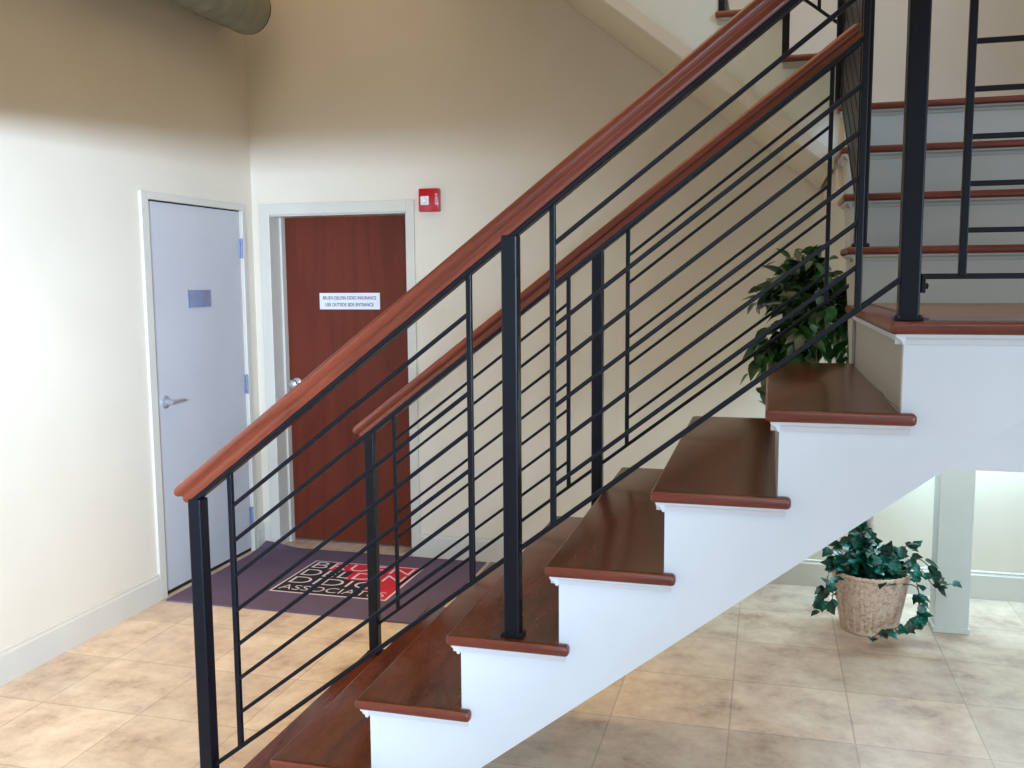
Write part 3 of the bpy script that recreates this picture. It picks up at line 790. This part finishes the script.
# ================================================================= LIGHT
def area(name, loc, target, sx, sy, power, col, spread=180):
    l = bpy.data.lights.new(name, 'AREA'); l.shape = 'RECTANGLE'; l.size = sx; l.size_y = sy
    l.energy = power; l.color = col; l.spread = math.radians(spread)
    o = bpy.data.objects.new(name, l); COL.objects.link(o); o.location = loc
    o.rotation_euler = (Vector(target) - Vector(loc)).to_track_quat('-Z', 'Y').to_euler()
    return o
DAY = (0.63, 0.84, 1.15)
area('window_daylight', (2.0, -4.4, 1.95), (-1.5, 0.55, 1.45), 1.6, 0.26, 78, DAY, 46)
area('side_window_daylight', (7.5, -6.0, 1.8), (0.5, 1.0, 1.2), 4.0, 0.7, 260, DAY)
area('entrance_floor_fill', (2.2, -2.4, 4.2), (2.0, -0.6, 0), 2.5, 2.0, 62, (0.80, 0.93, 1.0))  # added fill without a real ceiling source, brightens the front floor
area('ceiling_fill', (0.4, 1.0, CEIL - 0.05), (0.4, 1.0, 0), 3.0, 3.0, 50, (1.0, 0.81, 0.60))
sp = bpy.data.lights.new('ceiling_spot', 'SPOT'); sp.energy = 360; sp.color = (1.0, 0.64, 0.20); sp.spot_size = math.radians(46); sp.spot_blend = 0.7; sp.shadow_soft_size = 0.3
so = bpy.data.objects.new('ceiling_spot', sp); COL.objects.link(so); so.location = (-0.35, 1.1, CEIL - 0.1)
area('upper_daylight', (3.4, 0.0, 3.7), (1.5, 2.7, 2.75), 0.7, 0.7, 3.5, DAY, 46)
area('under_landing_wall_fill', (2.35, 1.55, 1.14), (2.35, 2.97, 0.85), 1.1, 0.1, 4, (0.86, 1.0, 0.98))  # unseen fill added under the landing to light the back wall
area('under_stair_wall_fill', (2.4, 2.82, 1.14), (2.4, 2.95, 0.5), 1.15, 0.05, 20, (0.60, 0.93, 1.18))  # added strip, hidden from view, whitens the wall below the stairs
area('under_landing_floor_fill', (2.15, 0.7, 1.20), (2.15, 0.7, 0), 1.0, 0.9, 9, (1.0, 0.95, 0.95))  # added light hidden beneath the landing, lifts the floor tiles below
w = bpy.data.worlds.new('world'); S.world = w; w.use_nodes = True
w.node_tree.nodes['Background'].inputs[0].default_value = (0.70, 0.88, 1.0, 1); w.node_tree.nodes['Background'].inputs[1].default_value = 0.55

# ================================================================= CAMERA
cam_d = bpy.data.cameras.new('camera'); cam = bpy.data.objects.new('camera', cam_d); COL.objects.link(cam)
cam_d.sensor_width = 36; cam_d.lens = 939.17 / 1024 * 36; cam_d.clip_start = 0.02
yaw, pit, rol = 0.2664, -0.1114, -0.0073
fw = Vector((-math.sin(yaw) * math.cos(pit), math.cos(yaw) * math.cos(pit), math.sin(pit)))
rt = Vector((math.cos(yaw), math.sin(yaw), 0)); up = rt.cross(fw)
c_, s_ = math.cos(rol), math.sin(rol)
rt2 = rt * c_ + up * s_; up2 = up * c_ - rt * s_
mw = Matrix((rt2, up2, -fw)).transposed().to_4x4(); mw.translation = Vector((1.46724, -2.06039, 1.61301))
cam.matrix_world = mw
S.camera = cam
S.view_settings.view_transform = 'Standard'
S.view_settings.look = 'None'
S.view_settings.exposure = 0.0
